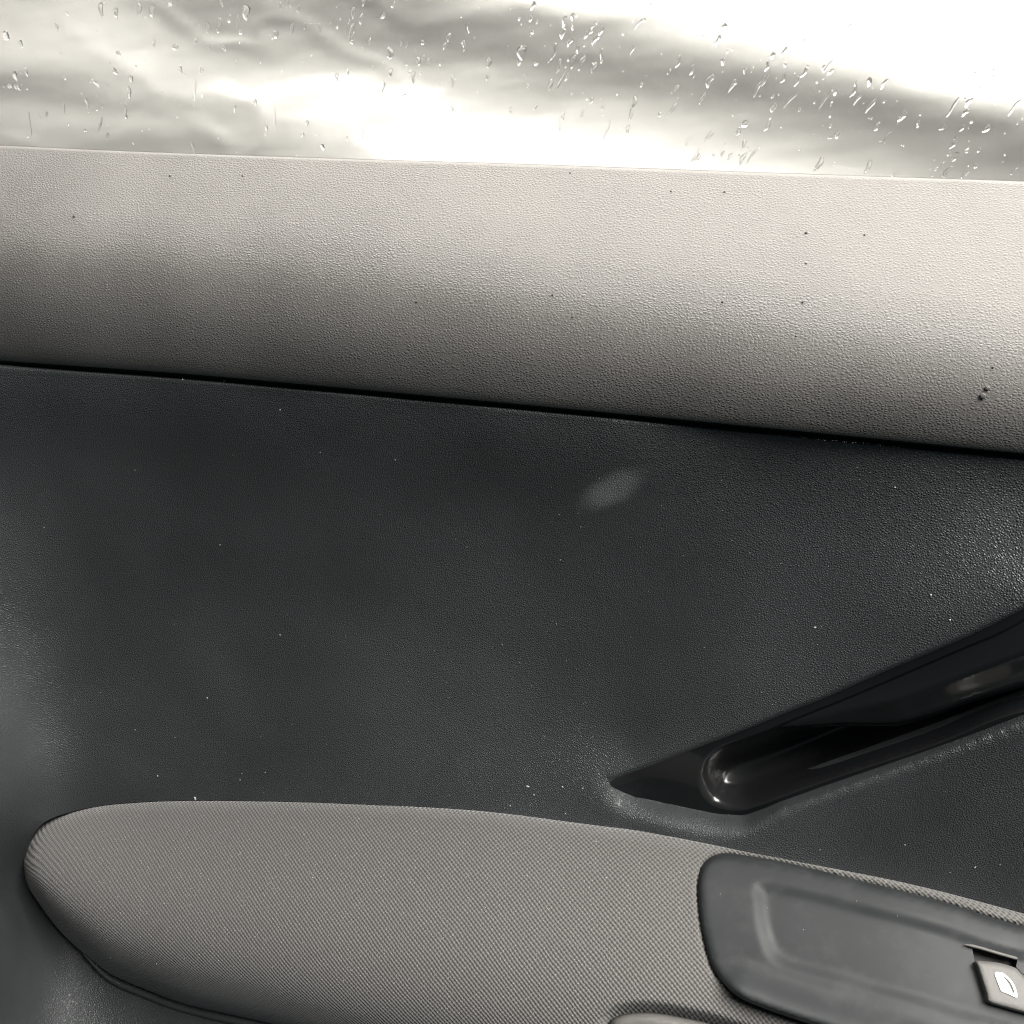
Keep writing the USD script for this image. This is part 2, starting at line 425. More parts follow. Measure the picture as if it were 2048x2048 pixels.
# outer skin of the door, below the glass
ox = np.linspace(PW[0], PW[1], 12)
oz = np.linspace(zs - 0.012, zs - 0.62, 14)
OX, OZ = np.meshgrid(ox, oz)
OY = 0.112 + 0.035 * np.sin(np.clip((zs - OZ) / 0.5, 0, 1) * math.pi * 0.6)
OS = np.stack([OX, OY, OZ], -1)
v1, f1 = grid_mesh(OS); v2, f2 = grid_mesh(OS + [0, 0.004, 0])
cap = len(v1)
top = np.arange(12)
capf = np.vstack([np.stack([top[:-1], top[1:], cap + top[:-1]], 1), np.stack([top[1:], cap + top[1:], cap + top[:-1]], 1)])
obj("outer_panel", (np.vstack([v1, v2]), np.vstack([f1, f2[:, ::-1] + cap, capf])), "paint_dark", DOOR)

# outlines traced on the door's face
arm_top = [(45, 1731), (47, 1695), (65, 1659), (94, 1635), (145, 1617), (243, 1601), (391, 1595), (600, 1598), (760, 1605), (952, 1618), (1128, 1640), (1348, 1671),
           (1494, 1699), (1639, 1728), (1820, 1766), (2048, 1827), (2300, 1900)]
arm_bot = [(45, 1731), (54, 1767), (76, 1804), (120, 1862), (170, 1909), (217, 1946), (290, 1979), (362, 2006), (507, 2040), (700, 2084), (1000, 2142), (1400, 2215), (2300, 2385)]
ct, cb = curve(arm_top, 5), curve(arm_bot, 5)
ARM = Polygon(np.vstack([ct, cb[::-1][:-1]])).buffer(0)
bez_up = [(1219, 1568), (1226, 1560), (1241, 1553), (1285, 1538), (1381, 1501), (1485, 1462), (1575, 1425), (1643, 1399), (1773, 1342), (1876, 1299), (1944, 1269), (2048, 1218), (2290, 1090)]
bez_lo = [(1219, 1568), (1221, 1576), (1236, 1584), (1265, 1593), (1329, 1608), (1394, 1622), (1446, 1631), (1485, 1632), (1512, 1625), (1562, 1606), (1627, 1582), (1764, 1535), (1899, 1488), (2048, 1432), (2290, 1340)]
bu, bl = curve(bez_up, 4), curve(bez_lo, 4)
BEZ = Polygon(np.vstack([bu, bl[::-1][:-1]])).buffer(0)
lo_line, up_line = LineString(bl), LineString(bu)


def seam_depth(px):
    return np.interp(px, np.arange(-300, 2400), seam_y)


# ---- middle panel: control depths in millimetres, relative to the seam
top_f = line([(-300, 1640), (45, 1625), (243, 1601), (391, 1595), (600, 1598), (952, 1618), (1348, 1671), (2048, 1827), (2300, 1900)])
def arm_start(px):
    return 13.0 - 0.01281 * 120 * np.logaddexp(0, (np.asarray(px, float) - 260) / 120)


ctrl = []
for px in (-280, -80, 0, 40, 70, 130, 260, 420, 700, 1000, 1250):
    k_left = np.interp(px, [-280, -80, 0, 40, 70, 130, 260, 420, 700], [-106, -60, -40, -29, -21, -11, -2.5, 0, 0])
    for t, v in ((-0.05, 1), (0.04, 2), (0.2, 13), (0.4, 21), (0.6, 23), (0.8, 18), (1.0, None)):
        py = seam(px) + t * (top_f(px) - seam(px))
        v = arm_start(px) if v is None else v
        ctrl.append((px, py, v + k_left * np.interp(t, [0, .25, .55, 1], [0.06, .16, .58, 1.45])))
for px, py, v in ((1550, 830, 4), (1550, 950, 11), (1550, 1080, 15), (1550, 1220, 14), (1500, 1380, 10), (1440, 1450, 10), (1350, 1500, 11), (1650, 1330, 6), (1800, 1270, 0),
                  (1850, 860, 4), (1850, 980, 6), (1850, 1120, 4), (1900, 1240, -5), (2048, 880, 3), (2048, 1000, 4), (2048, 1110, -3), (2048, 1190, -11),
                  (2280, 900, 2), (2280, 1050, -9), (2250, 1090, -14),
                  (1150, 1560, 10), (1190, 1590, 5), (1230, 1625, 1), (1330, 1645, -2), (1480, 1665, -5), (1600, 1660, -6), (1750, 1640, -8), (1750, 1710, -8), (1900, 1600, -10), (1900, 1740, -9),
                  (2048, 1520, -12), (2048, 1660, -11), (2048, 1790, -10), (2280, 1420, -14), (2280, 1600, -14), (2280, 1850, -12)):
    ctrl.append((px, py, v))
ctrl = np.array(ctrl)


def fit(c):
    r = RBFInterpolator(c[:, :2] / 500.0, c[:, 2], kernel="thin_plate_spline", smoothing=0.004)
    ax, ay = np.arange(-300, 2401, 20.0), np.arange(600, 2301, 20.0)
    A = np.stack(np.meshgrid(ax, ay, indexing="ij"), -1)
    T = r(A.reshape(-1, 2) / 500.0).reshape(len(ax), len(ay))
    g = RegularGridInterpolator((ax, ay), T, bounds_error=False, fill_value=None, method="cubic")
    return lambda px, py: seam_depth(px) + 0.001 * g(np.stack([np.ravel(px), np.ravel(py)], 1)).reshape(np.shape(px))


base1 = fit(ctrl)

# ---- armrest cushion: marched from its back edge over the top and round the front
acol = np.concatenate([np.arange(45.5, 120, 3.0), np.arange(120, 2290, 10.0)])


def edge_at(c, x):
    o = np.argsort(c[:, 0], kind="stable")
    return np.interp(x, c[o, 0], c[o, 1])


a_top, a_bot = edge_at(ct[ct[:, 1] <= 1731.5] if False else np.vstack([ct]), acol), edge_at(cb, acol)
at_t = np.linspace(0, 1, 60)
a_prof_t = [0, .06, .2, .4, .55, .68, .8, .9, 1.0]
a_prof_a = [16, 22, 29, 37, 47, 60, 78, 96, 112]
arows = [a_top + t * (a_bot - a_top) for t in at_t]
stretch = line([(45, 1.15), (200, 1.08), (500, 1.0), (1000, 0.92), (2290, 0.85)])(acol)
aslopes = [np.interp(np.clip(t * stretch, 0, 1), a_prof_t, a_prof_a) for t in (at_t[1:] + at_t[:-1]) / 2]
ARMP = march(at(acol, a_top, seam_depth(acol) + 0.001 * (arm_start(acol) + line([(0, 2), (300, 1.6), (900, -2.0), (1350, -5.6), (2400, -6)])(acol) - line([(45, 26), (130, 14), (260, 4.5), (420, 1), (700, 0), (2400, 0)])(acol))), acol, arows, aslopes)
arc = np.concatenate([np.zeros((1, len(acol))), np.cumsum(np.linalg.norm(np.diff(ARMP, axis=0), axis=2), 0)], 0)
arm_tab = RegularGridInterpolator((acol, at_t), ARMP[..., 1].T, bounds_error=False, fill_value=None)
arc_tab = RegularGridInterpolator((acol, at_t), arc.T, bounds_error=False, fill_value=None)


def arm_ut(px, py):
    t0, b0 = np.interp(px, acol, a_top), np.interp(px, acol, a_bot)
    return np.stack([np.clip(np.ravel(px), acol[0], acol[-1]), np.ravel((py - t0) / np.maximum(b0 - t0, 2.0))], 1)


def arm_y(px, py):
    q = arm_ut(px, py)
    q[:, 1] = np.clip(q[:, 1], 0, 1)
    return arm_tab(q).reshape(np.shape(px))


ctrl2 = [tuple(c) for c in ctrl]
for i in range(0, len(acol), 12):
    if acol[i] > 60:
        ctrl2.append((acol[i], a_top[i], (base1(acol[i:i + 1], a_top[i:i + 1])[0] - seam_depth(acol[i])) * 1000))
for px, py, extra in ((54, 1767, 10), (76, 1804, 12), (120, 1862, 12), (170, 1915, 11), (217, 1952, 7), (290, 1985, 5), (400, 2020, 4), (600, 2066, 4), (900, 2126, 4), (1400, 2220, 4)):
    yb = arm_y(np.array([px * 1.0]), np.array([np.interp(px, acol, a_bot)]))[0]
    ctrl2.append((px, py, (yb - seam_depth(px)) * 1000 + extra))
for px, py, v in ((-100, 1850, -106), (0, 1850, -70), (-100, 2050, -136), (0, 2000, -92), (100, 2060, -68), (-200, 2250, -180), (200, 2200, -92), (600, 2250, -85)):
    ctrl2.append((px, py, v))
base = fit(np.array(ctrl2))


def panel_y(px, py):
    y = base(px, py)
    # groove under the pad
    y = y + 0.007 * (1 - smoothstep((py - (seam(px) - 1)) / 11.0))
    pts = shapely.points(np.stack([np.ravel(px), np.ravel(py)], 1))
    # rolled lip under the handle surround, and a small radius above it
    d = shapely.distance(lo_line, pts).reshape(np.shape(px))
    wl = np.interp(px, [1190, 1480, 1560, 2100], [42, 40, 20, 16])
    dl = np.interp(px, [1195, 1222, 1270, 1330, 1480, 1560, 2100], [0.0, 0.002, 0.011, 0.0135, 0.0135, 0.009, 0.006])
    t = np.clip(1 - d / wl, 0, 1)
    below = py > np.interp(px, bl[:, 0], bl[:, 1]) - 6
    y = y + np.where(below | (px < 1219), dl * t ** 1.5, 0)
    du = shapely.distance(up_line, pts).reshape(np.shape(px))
    tu = np.clip(1 - du / 12.0, 0, 1)
    y = y + np.where(~below, 0.0022 * (1 - np.sqrt(np.maximum(0, 1 - tu * tu))), 0)
    return y


frame = [(x, float(seam(x)) - 24) for x in np.arange(-240, 2281, 40)]
PANEL = Polygon(frame + [(2280, 2260), (-240, 2260)])
PANEL = PANEL.difference(BEZ).difference(ARM.buffer(-6).intersection(Polygon([(0, 1500), (2290, 1500), (2290, 2270), (0, 2270)])))
PANEL = max(getattr(PANEL, "geoms", [PANEL]), key=lambda g: g.area)
obj("middle_panel", patch(PANEL, panel_y, spacing=13, edge=5, skirt=0.02, extra=[np.stack([np.arange(-230, 2270, 9.0), seam(np.arange(-230, 2270, 9.0)) + o], 1) for o in (-12, -5, -1, 2, 5, 8, 11, 16)]), "panel_plastic", DOOR, smooth=50)
obj("lower_lip", tube([at(*p, arm_y(np.array([p[0]]), np.array([np.interp(p[0], acol, a_bot)]))[0] + 0.003) for p in curve([(168, 1908), (190, 1931), (217, 1955), (290, 1988), (362, 2015), (507, 2049), (700, 2094), (1000, 2152)], 12)],
                      np.interp(np.arange(75), [0, 8, 75], [0.0006, 0.0024, 0.0032])[: len(curve([(168, 1908), (190, 1931), (217, 1955), (290, 1988), (362, 2015), (507, 2049), (700, 2094), (1000, 2152)], 12))]), "panel_plastic", DOOR, smooth=60)

# ---- switch plate set into the cushion
sw = [(1440, 1707), (1487, 1710), (1567, 1724), (1711, 1759), (1892, 1805), (2048, 1852), (2290, 1930), (2330, 2050), (2290, 2190), (2000, 2150), (1760, 2086), (1621, 2048), (1574, 2033), (1523, 2015), (1476, 1993), (1448, 1968),
      (1426, 1939), (1413, 1903), (1402, 1852), (1397, 1813), (1396, 1766), (1402, 1737), (1416, 1718)]
SW = Polygon(curve(sw, 4, True)).buffer(0)
rec = [(1512, 1762), (1560, 1764), (1640, 1781), (1760, 1812), (1900, 1850), (2048, 1896), (2280, 1970), (2280, 2120), (2040, 2076), (1920, 2044), (1838, 2018), (1747, 1993), (1657, 1966), (1563, 1939), (1534, 1917), (1520, 1885), (1511, 1852), (1505, 1802), (1504, 1775)]
REC = Polygon(curve(rec, 4, True)).buffer(0)
GRAB = Polygon(curve([(1218, 2052), (1224, 2040), (1240, 2031), (1268, 2026), (1310, 2026), (1370, 2036), (1430, 2050), (1500, 2072), (1560, 2100), (1540, 2140), (1400, 2140), (1260, 2120)], 4, True)).buffer(0)
SWB = SW.buffer(7)
GRB = GRAB.buffer(9)


def cloth_y(px, py):
    y = arm_y(px, py)
    y = y + edge_round(ARM, px, py, 26, 0.006)
    y = y + 0.005 * inside_depth(SW.buffer(5), px, py, 12) + 0.008 * inside_depth(GRAB.buffer(22), px, py, 26)
    return y


CLOTH = ARM.difference(SW.buffer(-12)).intersection(Polygon([(0, 1500), (2280, 1500), (2280, 2240), (0, 2240)]))
CLOTH = max(getattr(CLOTH, "geoms", [CLOTH]), key=lambda g: g.area)
cv, cf = patch(CLOTH, cloth_y, spacing=8, edge=4, skirt=0.012)
# where every vertex lies on the cloth
dd = cv - EYE
ww = dd @ FWD
vpx, vpy = 1024 + FOCAL * (dd @ RIGHT) / ww, 1024 - FOCAL * (dd @ UP) / ww
vv = arc_tab(np.clip(arm_ut(vpx, vpy), [acol[0], 0], [acol[-1], 1]))
uu = cv[:, 0] + 0.012 * np.exp(-np.maximum(vpx - 45, 0) / 160.0) * np.clip((vpy - 1731) / 120.0, -1, 1.5) - 0.10 * (vv - 0.05)
obj("armrest_cushion", (cv, cf), "cloth", DOOR, uv=np.stack([uu, vv], 1))


SW_FRONT = LineString(curve([(1480, 1996), (1523, 2015), (1574, 2033), (1621, 2048), (1760, 2086), (2000, 2150), (2290, 2190)], 10))


def plate_y(px, py):
    y = arm_y(px, py) - 0.0025
    y = y + edge_round(SW, px, py, 15, 0.0035)
    d = shapely.distance(SW_FRONT, shapely.points(np.stack([np.ravel(px), np.ravel(py)], 1))).reshape(np.shape(px))
    y = y - 0.0055 * (1 - smoothstep(d / 85.0))
    return y + 0.0019 * inside_depth(REC.buffer(3), px, py, 36)


def px8(pts):
    return [(1850 + x * 0.1025, 1850 + y * 0.1025) for x, y in pts]


HOLE = Polygon(px8([(925, 450), (1100, 470), (1500, 590), (1800, 680), (1770, 830), (1700, 860), (1300, 780), (975, 730)]))
BTN = Polygon(curve(px8([(990, 712), (1140, 706), (1300, 718), (1500, 752), (1700, 812), (1800, 860), (1860, 930), (1960, 1000), (2300, 1080), (2800, 1300), (2900, 1700), (2700, 1900), (2400, 1840), (1932, 1720), (1650, 1640), (1400, 1572), (1290, 1535), (1225, 1492),
                         (1190, 1360), (1150, 1230), (1105, 1090), (1060, 950), (1020, 830)]), 3, True)).buffer(0)


OPEN = HOLE.buffer(0.5).union(BTN.buffer(1.6)).buffer(0.8).buffer(-0.8)
sp_cut = SW.difference(OPEN)
plate = obj("switch_plate", patch(sp_cut, plate_y, spacing=8, edge=4, skirt=0.015, into=(0, .65, -.76)), "switch_plastic", DOOR, smooth=50)




def floor_y(px, py):
    return plate_y(px, py)


obj("switch_recess", patch(OPEN.buffer(3), lambda px, py: floor_y(px, py) + 0.0045, spacing=6, edge=3), "rubber_black", plate)
ridge_px = px8([(770, 385), (900, 405), (1100, 455), (1400, 545), (1650, 615), (1800, 658)])
rp = np.array([at(x, y, floor_y(np.array([x]), np.array([y]))[0] - 0.0012) for x, y in curve(ridge_px, 3)])
obj("recess_rim", tube(rp, np.interp(np.linspace(0, 1, len(rp)), [0, .12, .95, 1], [0.0002, 0.0008, 0.0008, 0.0005])), "button_grey", plate, smooth=60)
def btn_y(px, py):
    return floor_y(px, py) - 0.0042 + edge_round(BTN, px, py, 9, 0.0016)


btn = obj("window_switch", patch(BTN, btn_y, spacing=5, edge=2.5, skirt=0.006, into=(0, .62, -.78)), "button_grey", DOOR, smooth=50)
icon_out = curve(px8([(1358, 962), (1392, 930), (1480, 936), (1560, 972), (1650, 1050), (1730, 1150), (1780, 1265), (1812, 1385)]), 1.5)
icon_lo = np.array(px8([(1800, 1412), (1770, 1415), (1640, 1352), (1495, 1297), (1470, 1255)]))
icon_in = Polygon(px8([(1500, 985), (1560, 1012), (1640, 1090), (1690, 1165), (1730, 1260), (1758, 1352), (1712, 1332), (1690, 1280), (1650, 1185), (1590, 1095)]))
ICON = Polygon(np.vstack([icon_out, icon_lo])).buffer(0).difference(icon_in)
obj("window_symbol", patch(ICON, lambda px, py: btn_y(px, py) - 0.00035, spacing=1.5, edge=1.2, skirt=0.0005), "icon_white", btn, smooth=False)

# ---- pull at the lower edge of the armrest
def grab_y(px, py):
    return arm_y(px, py) - 0.001 + edge_round(GRAB, px, py, 22, 0.006)


obj("grab_handle", patch(GRAB, grab_y, spacing=7, edge=4, skirt=0.02, into=(0, .65, -.76)), "button_grey", DOOR, smooth=50)

# ---- handle surround with its pocket, and the release lever
hc = []
for p in bu[::10]:
    hc.append((*p, (base(np.array([p[0]]), np.array([p[1]]))[0] + 0.0030 - seam_depth(p[0])) * 1000))
for p in bl[4::10]:
    lip = np.interp(p[0], [1195, 1222, 1270, 1330, 1480, 1560, 2100], [0.0, 0.002, 0.011, 0.0135, 0.0135, 0.009, 0.006])
    hc.append((*p, (base(np.array([p[0]]), np.array([p[1]]))[0] + lip + 0.001 - seam_depth(p[0])) * 1000))
bez_base = fit(np.array(hc))
pocket = [(1396, 1562), (1398, 1538), (1412, 1512), (1442, 1490), (1500, 1470), (1580, 1438), (1680, 1398), (1800, 1348), (1944, 1286), (2048, 1236), (2200, 1160), (2200, 1366), (2048, 1424), (1899, 1479), (1764, 1526), (1627, 1572), (1562, 1596), (1512, 1614),
          (1485, 1621), (1448, 1619), (1418, 1607), (1402, 1587)]
POCK = Polygon(curve(pocket, 4, True)).buffer(0)


def surround_y(px, py):
    return bez_base(px, py)


pk = np.array(POCK.exterior.coords)
pcols = np.arange(1396, 2201, 4.0)
p_lo, p_hi = [], []
for x in pcols:
    seg = POCK.intersection(LineString([(x, 1000), (x, 1800)])).bounds
    p_hi.append(seg[1] if len(seg) else 1562); p_lo.append(seg[3] if len(seg) else 1562)


def pocket_y(px, py):
    """A trough: its floor climbs away from the lower edge, its back wall returns to the surround."""
    lo, hi = np.interp(px, pcols, p_lo), np.interp(px, pcols, p_hi)
    up = np.clip(lo - py, 0, None)
    s = up / np.maximum(lo - hi, 6)
    run = 0.00006 * np.clip(px - 1400, 0, 240)
    floor = 0.003 + 0.00020 * up + run
    wall = 0.003 + 0.00020 * 0.72 * (lo - hi) + run
    b = smoothstep((s - 0.62) / 0.2)
    back = wall * np.sqrt(np.clip(1 - ((np.maximum(s, 0.72) - 0.72) / 0.28) ** 2, 0, 1)) + 0.0015
    d = floor * (1 - b) + np.minimum(back, floor) * b
    return bez_base(px, py) + d * inside_depth(POCK, px, py, 55) ** 0.7


sur = obj("handle_surround", patch(BEZ.buffer(1.0).difference(POCK), surround_y, spacing=7, edge=4, skirt=0.012), "gloss_black", DOOR, smooth=60)
obj("handle_pocket", patch(POCK.buffer(0.6), pocket_y, spacing=6, edge=3), "pocket_black", DOOR, smooth=60)
lev_lo = [(1508, 1462), (1562, 1460), (1640, 1455), (1710, 1452), (1782, 1452), (1854, 1436), (1944, 1405), (2034, 1378), (2124, 1351), (2200, 1330)]
lev_up = [(2200, 1148), (2150, 1174), (2048, 1228), (1944, 1279), (1876, 1309), (1773, 1352), (1643, 1409), (1575, 1435)]
LEV = Polygon(np.vstack([curve(lev_lo, 4), curve(lev_up, 4)])).buffer(-3).buffer(3)


def lever_y(px, py):
    return bez_base(px, py) + 0.002 - 0.007 * inside_depth(LEV, px, py, 90) + edge_round(LEV, px, py, 14, 0.004)


obj("release_lever", patch(LEV, lever_y, spacing=7, edge=4, skirt=0.010), "gloss_black", DOOR, smooth=60)
stage_door_parts = True

# ------------------------------------------------------------------ rain on the outside of the glass
ICO = trimesh.creation.icosphere(3)


def drop_mesh(px, py, w, h, tilt, seed, tail=0.0):
    """A flattened, uneven bead on the outer face of the pane; w and h in photograph pixels."""
    c = rays(px, py)
    s = (pane_y(EYE[2], 0.004) - EYE[1] ) / (c[1] + LEAN * c[2])
    p = EYE + c * s
    mpp = np.linalg.norm(p - EYE) / FOCAL
    v = ICO.vertices.copy()
    n = meshkit.fbm(v * 1.7 + seed * 7.3, 3, seed=seed) - 0.5
    v = v * (1 + 0.55 * n)[:, None]
    y = v[:, 1]
    taper = 1 + tail * y
    w, h = w * 0.82, h * 0.92
    x = v[:, 0] * w / 2 * taper + np.sin(y * 3 + seed) * 0.18 * w * min(h / max(w, 1), 3) / 3
    yy = y * h / 2
    depth = np.maximum(v[:, 2], -0.02) * min(w, h) * 0.36
    ct_, st_ = math.cos(tilt), math.sin(tilt)
    X, Y = x * ct_ + yy * st_, -x * st_ + yy * ct_
    nrm = np.array([0, 1, LEAN]); nrm /= np.linalg.norm(nrm)
    upv = np.array([0, -LEAN, 1.0]); upv /= np.linalg.norm(upv)
    out = p + (X[:, None] * np.array([1.0, 0, 0]) + Y[:, None] * upv + (depth + 0.2)[:, None] * nrm * 1.0) * mpp
    return trimesh.Trimesh(out, ICO.faces[:, ::-1] if np.linalg.det([[1, 0, 0], upv, nrm]) < 0 else ICO.faces, process=False)


drops = []   # (px, py, width, height, tilt in degrees)


def chain(x, y, *more):
    pass


big = [  # read off the photograph
    (492, 24, 16, 28, 12), (551, 68, 11, 15, 0), (780, 107, 14, 24, 15), (837, 122, 10, 18, 10), (202, 20, 9, 26, 18), (232, 26, 8, 20, 12), (304, 22, 10, 24, 10), (278, 20, 8, 22, 20), (340, 5, 10, 10, 0),
    (12, 72, 14, 16, 30), (42, 88, 8, 14, 10), (30, 152, 11, 16, 5), (22, 171, 6, 9, 10), (36, 174, 6, 12, -20), (113, 54, 6, 12, 5), (133, 27, 5, 8, -30), (238, 108, 14, 8, 40), (230, 143, 9, 14, -30),
    (262, 158, 9, 12, 0), (258, 185, 9, 22, 5), (251, 225, 5, 26, 8), (192, 167, 6, 18, -40), (129, 156, 5, 8, 0), (350, 94, 15, 9, -20), (361, 139, 8, 14, 0), (391, 82, 6, 14, 8), (415, 55, 7, 20, 10), (439, 44, 7, 16, 22), (435, 62, 6, 6, 0),
    (448, 97, 7, 13, -5), (390, 183, 4, 40, 18), (400, 140, 5, 14, 6), (481, 65, 8, 7, 0), (475, 42, 6, 22, 22), (583, 60, 7, 26, 28), (609, 52, 7, 14, 35), (597, 18, 5, 18, 15), (574, 8, 6, 18, 22), (549, 240, 4, 52, 10), (386, 295, 7, 22, -5),
    (640, 58, 5, 18, 14), (702, 66, 7, 44, 27), (706, 26, 7, 22, 16), (722, 38, 7, 22, 20), (704, 84, 8, 8, 0), (766, 32, 7, 14, 45), (845, 85, 7, 9, 20), (856, 125, 6, 18, 24), (827, 155, 7, 26, 14), (781, 145, 8, 18, 16), (766, 175, 5, 24, 16), (808, 188, 6, 14, 40),
    (905, 163, 6, 26, 4), (928, 92, 7, 22, 8), (937, 56, 6, 20, 8), (897, 75, 7, 18, 26), (889, 92, 6, 14, 22), (978, 126, 8, 22, 6), (974, 154, 6, 12, 4), (1015, 104, 6, 26, 14), (905, 215, 6, 18, 6), (674, 155, 7, 16, 10), (695, 145, 7, 9, 0),
    (614, 247, 7, 14, 25), (605, 270, 6, 12, 20), (532, 255, 7, 10, 30), (645, 295, 9, 14, 0), (725, 270, 4, 30, 22), (470, 218, 5, 18, 20), (214, 272, 6, 14, 28), (200, 250, 4, 36, 32), (127, 215, 5, 22, 12), (174, 207, 5, 20, 8), (60, 250, 4, 50, 14),
    (1043, 106, 18, 28, 12), (1039, 124, 9, 16, 16), (1066, 12, 8, 20, 24), (1061, 38, 7, 12, 18), (1064, 64, 8, 8, 30), (1128, 44, 8, 24, 22), (1145, 34, 9, 16, 20), (1125, 68, 11, 20, 18), (1140, 83, 9, 22, 26), (1108, 104, 9, 34, 18), (1118, 132, 7, 28, 18),
    (1146, 124, 8, 28, 22), (1163, 126, 9, 34, 30), (1187, 135, 8, 24, 24), (1191, 78, 10, 26, 30), (1202, 62, 9, 20, 20), (1172, 70, 7, 16, 25), (1203, 112, 9, 28, 8), (1156, 98, 7, 18, 20), (1185, 54, 6, 12, 30), (1122, 162, 6, 44, 28), (1101, 170, 8, 22, 14), (1134, 154, 6, 18, 30),
    (1071, 128, 9, 8, 0), (1056, 172, 5, 10, 0), (1126, 232, 8, 20, 8), (1120, 250, 5, 26, 4), (1265, 98, 6, 22, 18), (1269, 204, 8, 24, 10), (1262, 226, 7, 34, 14), (1255, 260, 7, 18, 16), (1298, 16, 6, 22, 30), (1277, 48, 5, 24, 38), (1320, 28, 4, 16, 30), (1214, 260, 4, 44, 20), (1183, 200, 8, 14, 20),
    (1164, 228, 6, 18, 26), (1205, 216, 6, 10, 30), (1071, 215, 6, 14, 30), (1447, 56, 12, 20, 30), (1436, 80, 7, 20, 20), (1357, 124, 7, 24, 20), (1384, 140, 8, 22, 26), (1446, 124, 10, 14, 25), (1419, 162, 12, 30, 24), (1404, 198, 6, 26, 24), (1464, 172, 7, 26, 24),
    (1344, 220, 6, 30, 32), (1319, 229, 7, 10, 20), (1283, 170, 6, 10, 20), (1490, 140, 6, 16, 18), (1545, 112, 9, 14, 10), (1568, 104, 7, 22, 20), (1534, 134, 9, 18, 12), (1567, 157, 7, 20, 26), (1530, 160, 7, 24, 26), (1515, 178, 7, 34, 26), (1580, 200, 7, 36, 36), (1547, 216, 9, 20, 14), (1594, 164, 6, 20, 20),
    (1609, 145, 8, 22, 28), (1570, 130, 6, 8, 0), (1657, 132, 5, 28, 36), (1647, 136, 6, 14, 10), (1661, 144, 8, 16, 40), (1490, 248, 14, 16, 30), (1476, 264, 9, 16, 20), (1536, 250, 8, 26, 28), (1488, 288, 8, 16, 22), (1485, 318, 9, 28, 24), (1503, 312, 5, 40, 30), (1418, 272, 7, 28, 34), (1390, 312, 6, 34, 30), (1396, 316, 7, 20, 36), (1459, 314, 6, 18, 30),
    (1375, 284, 5, 24, 20), (1445, 308, 6, 14, 18), (1650, 198, 5, 44, 22), (1670, 186, 7, 12, 0), (1708, 182, 8, 26, 24), (1739, 164, 10, 18, 14), (1768, 168, 7, 22, 26), (1714, 200, 6, 22, 30), (1741, 212, 7, 32, 26), (1806, 232, 10, 24, 20), (1798, 238, 7, 12, 10), (1754, 254, 8, 18, 30), (1774, 276, 6, 32, 28), (1674, 270, 10, 14, 10), (1660, 276, 6, 8, 30),
    (1637, 330, 10, 34, 22), (1736, 334, 9, 26, 16), (1788, 346, 4, 18, 24), (1906, 214, 6, 40, 24), (1937, 206, 10, 20, 26), (1930, 226, 8, 16, 30), (1960, 178, 5, 20, 34), (1925, 256, 6, 14, 20), (1908, 286, 9, 24, 24), (1910, 314, 9, 20, 30), (1892, 346, 9, 24, 26), (1929, 350, 9, 18, 30), (1898, 308, 6, 10, 10), (1973, 258, 10, 18, 30), (1885, 256, 6, 14, 50), (1836, 248, 6, 14, 10),
    (2028, 216, 6, 36, 28), (2028, 340, 8, 22, 22), (1958, 300, 6, 10, 0), (1952, 332, 7, 10, 0), (1876, 340, 5, 36, 32), (1960, 28, 5, 50, 42), (1697, 56, 8, 16, 50), (1720, 30, 5, 18, 40), (1986, 142, 6, 16, 45), (1948, 148, 5, 10, 20), (2025, 60, 8, 14, 40), (2000, 86, 4, 26, 40), (2030, 90, 5, 24, 36), (1964, 126, 5, 10, 40), (1580, 70, 4, 14, 30), (1790, 80, 4, 10, 20),
]
for b in big:
    drops.append(b)
pick = np.random.default_rng(5)
centres = [(b[0], b[1]) for b in big]
while len(drops) < 300:
    cx, cy = centres[pick.integers(len(centres))]
    x, y = cx + pick.normal(0, 26), cy + pick.normal(0, 28)
    if not (-20 < x < 2070 and -20 < y < float(sill(x)) - 4):
        continue
    w = pick.uniform(3.0, 6.0)
    drops.append((x, y, w, w * pick.choice([1.0, 1.3, 1.7, 2.4]), np.interp(x, [0, 1000, 2048], [8, 20, 30]) + pick.normal(0, 10)))
for i, (x, y, w, h, t) in enumerate(drops):
    long = h > 2.6 * w
    zone = ["upper", "middle", "lower"][int(np.clip(3 * y / float(sill(x)), 0, 2))] + " part, " + ["far left", "left of centre", "centre", "right of centre", "far right"][int(np.clip(x / 410, 0, 4))]
    size = "big" if w * h > 220 else "middling" if w * h > 90 else "small" if w * h > 30 else "tiny"
    shape = "slanting water streak" if long else "oval water drop" if h > 1.5 * w else "round water drop"
    obj("water_streak" if long else "water_drop", drop_mesh(x, y, w, h, math.radians(t), i, tail=0.25 if h > 1.3 * w else 0.0), "water",
        label=f"{size} clear {shape} on the window glass, {zone}",
        cat="water streak" if long else "water drop", group="rain streaks on the window glass" if long else "rain drops on the window glass", smooth=True)
fine = []
for i in range(330):
    x, y = pick.uniform(-40, 2090), pick.uniform(-30, 350)
    if y > float(sill(x)) - 3:
        continue
    w = pick.uniform(1.6, 3.2)
    m = drop_mesh(x, y, w, w * pick.uniform(1, 1.5), 0.2, 400 + i)
    m = m.simplify_quadric_decimation(face_count=120) if False else m
    fine.append(m)
obj("water_mist", trimesh.util.concatenate(fine), "water", label="fine specks of rain spray scattered over the window glass", cat="water spray", kind="stuff", smooth=True)

# ------------------------------------------------------------------ crumbs on the pad, lint on the panel and cloth
pad_tab_y = RegularGridInterpolator((cols, tt), PAD[..., 1].T, bounds_error=False, fill_value=None)


def pad_y(px, py):
    t = (py - sill(px)) / (seam(px) - 4 - sill(px))
    return float(pad_tab_y([[px, t]])[0])


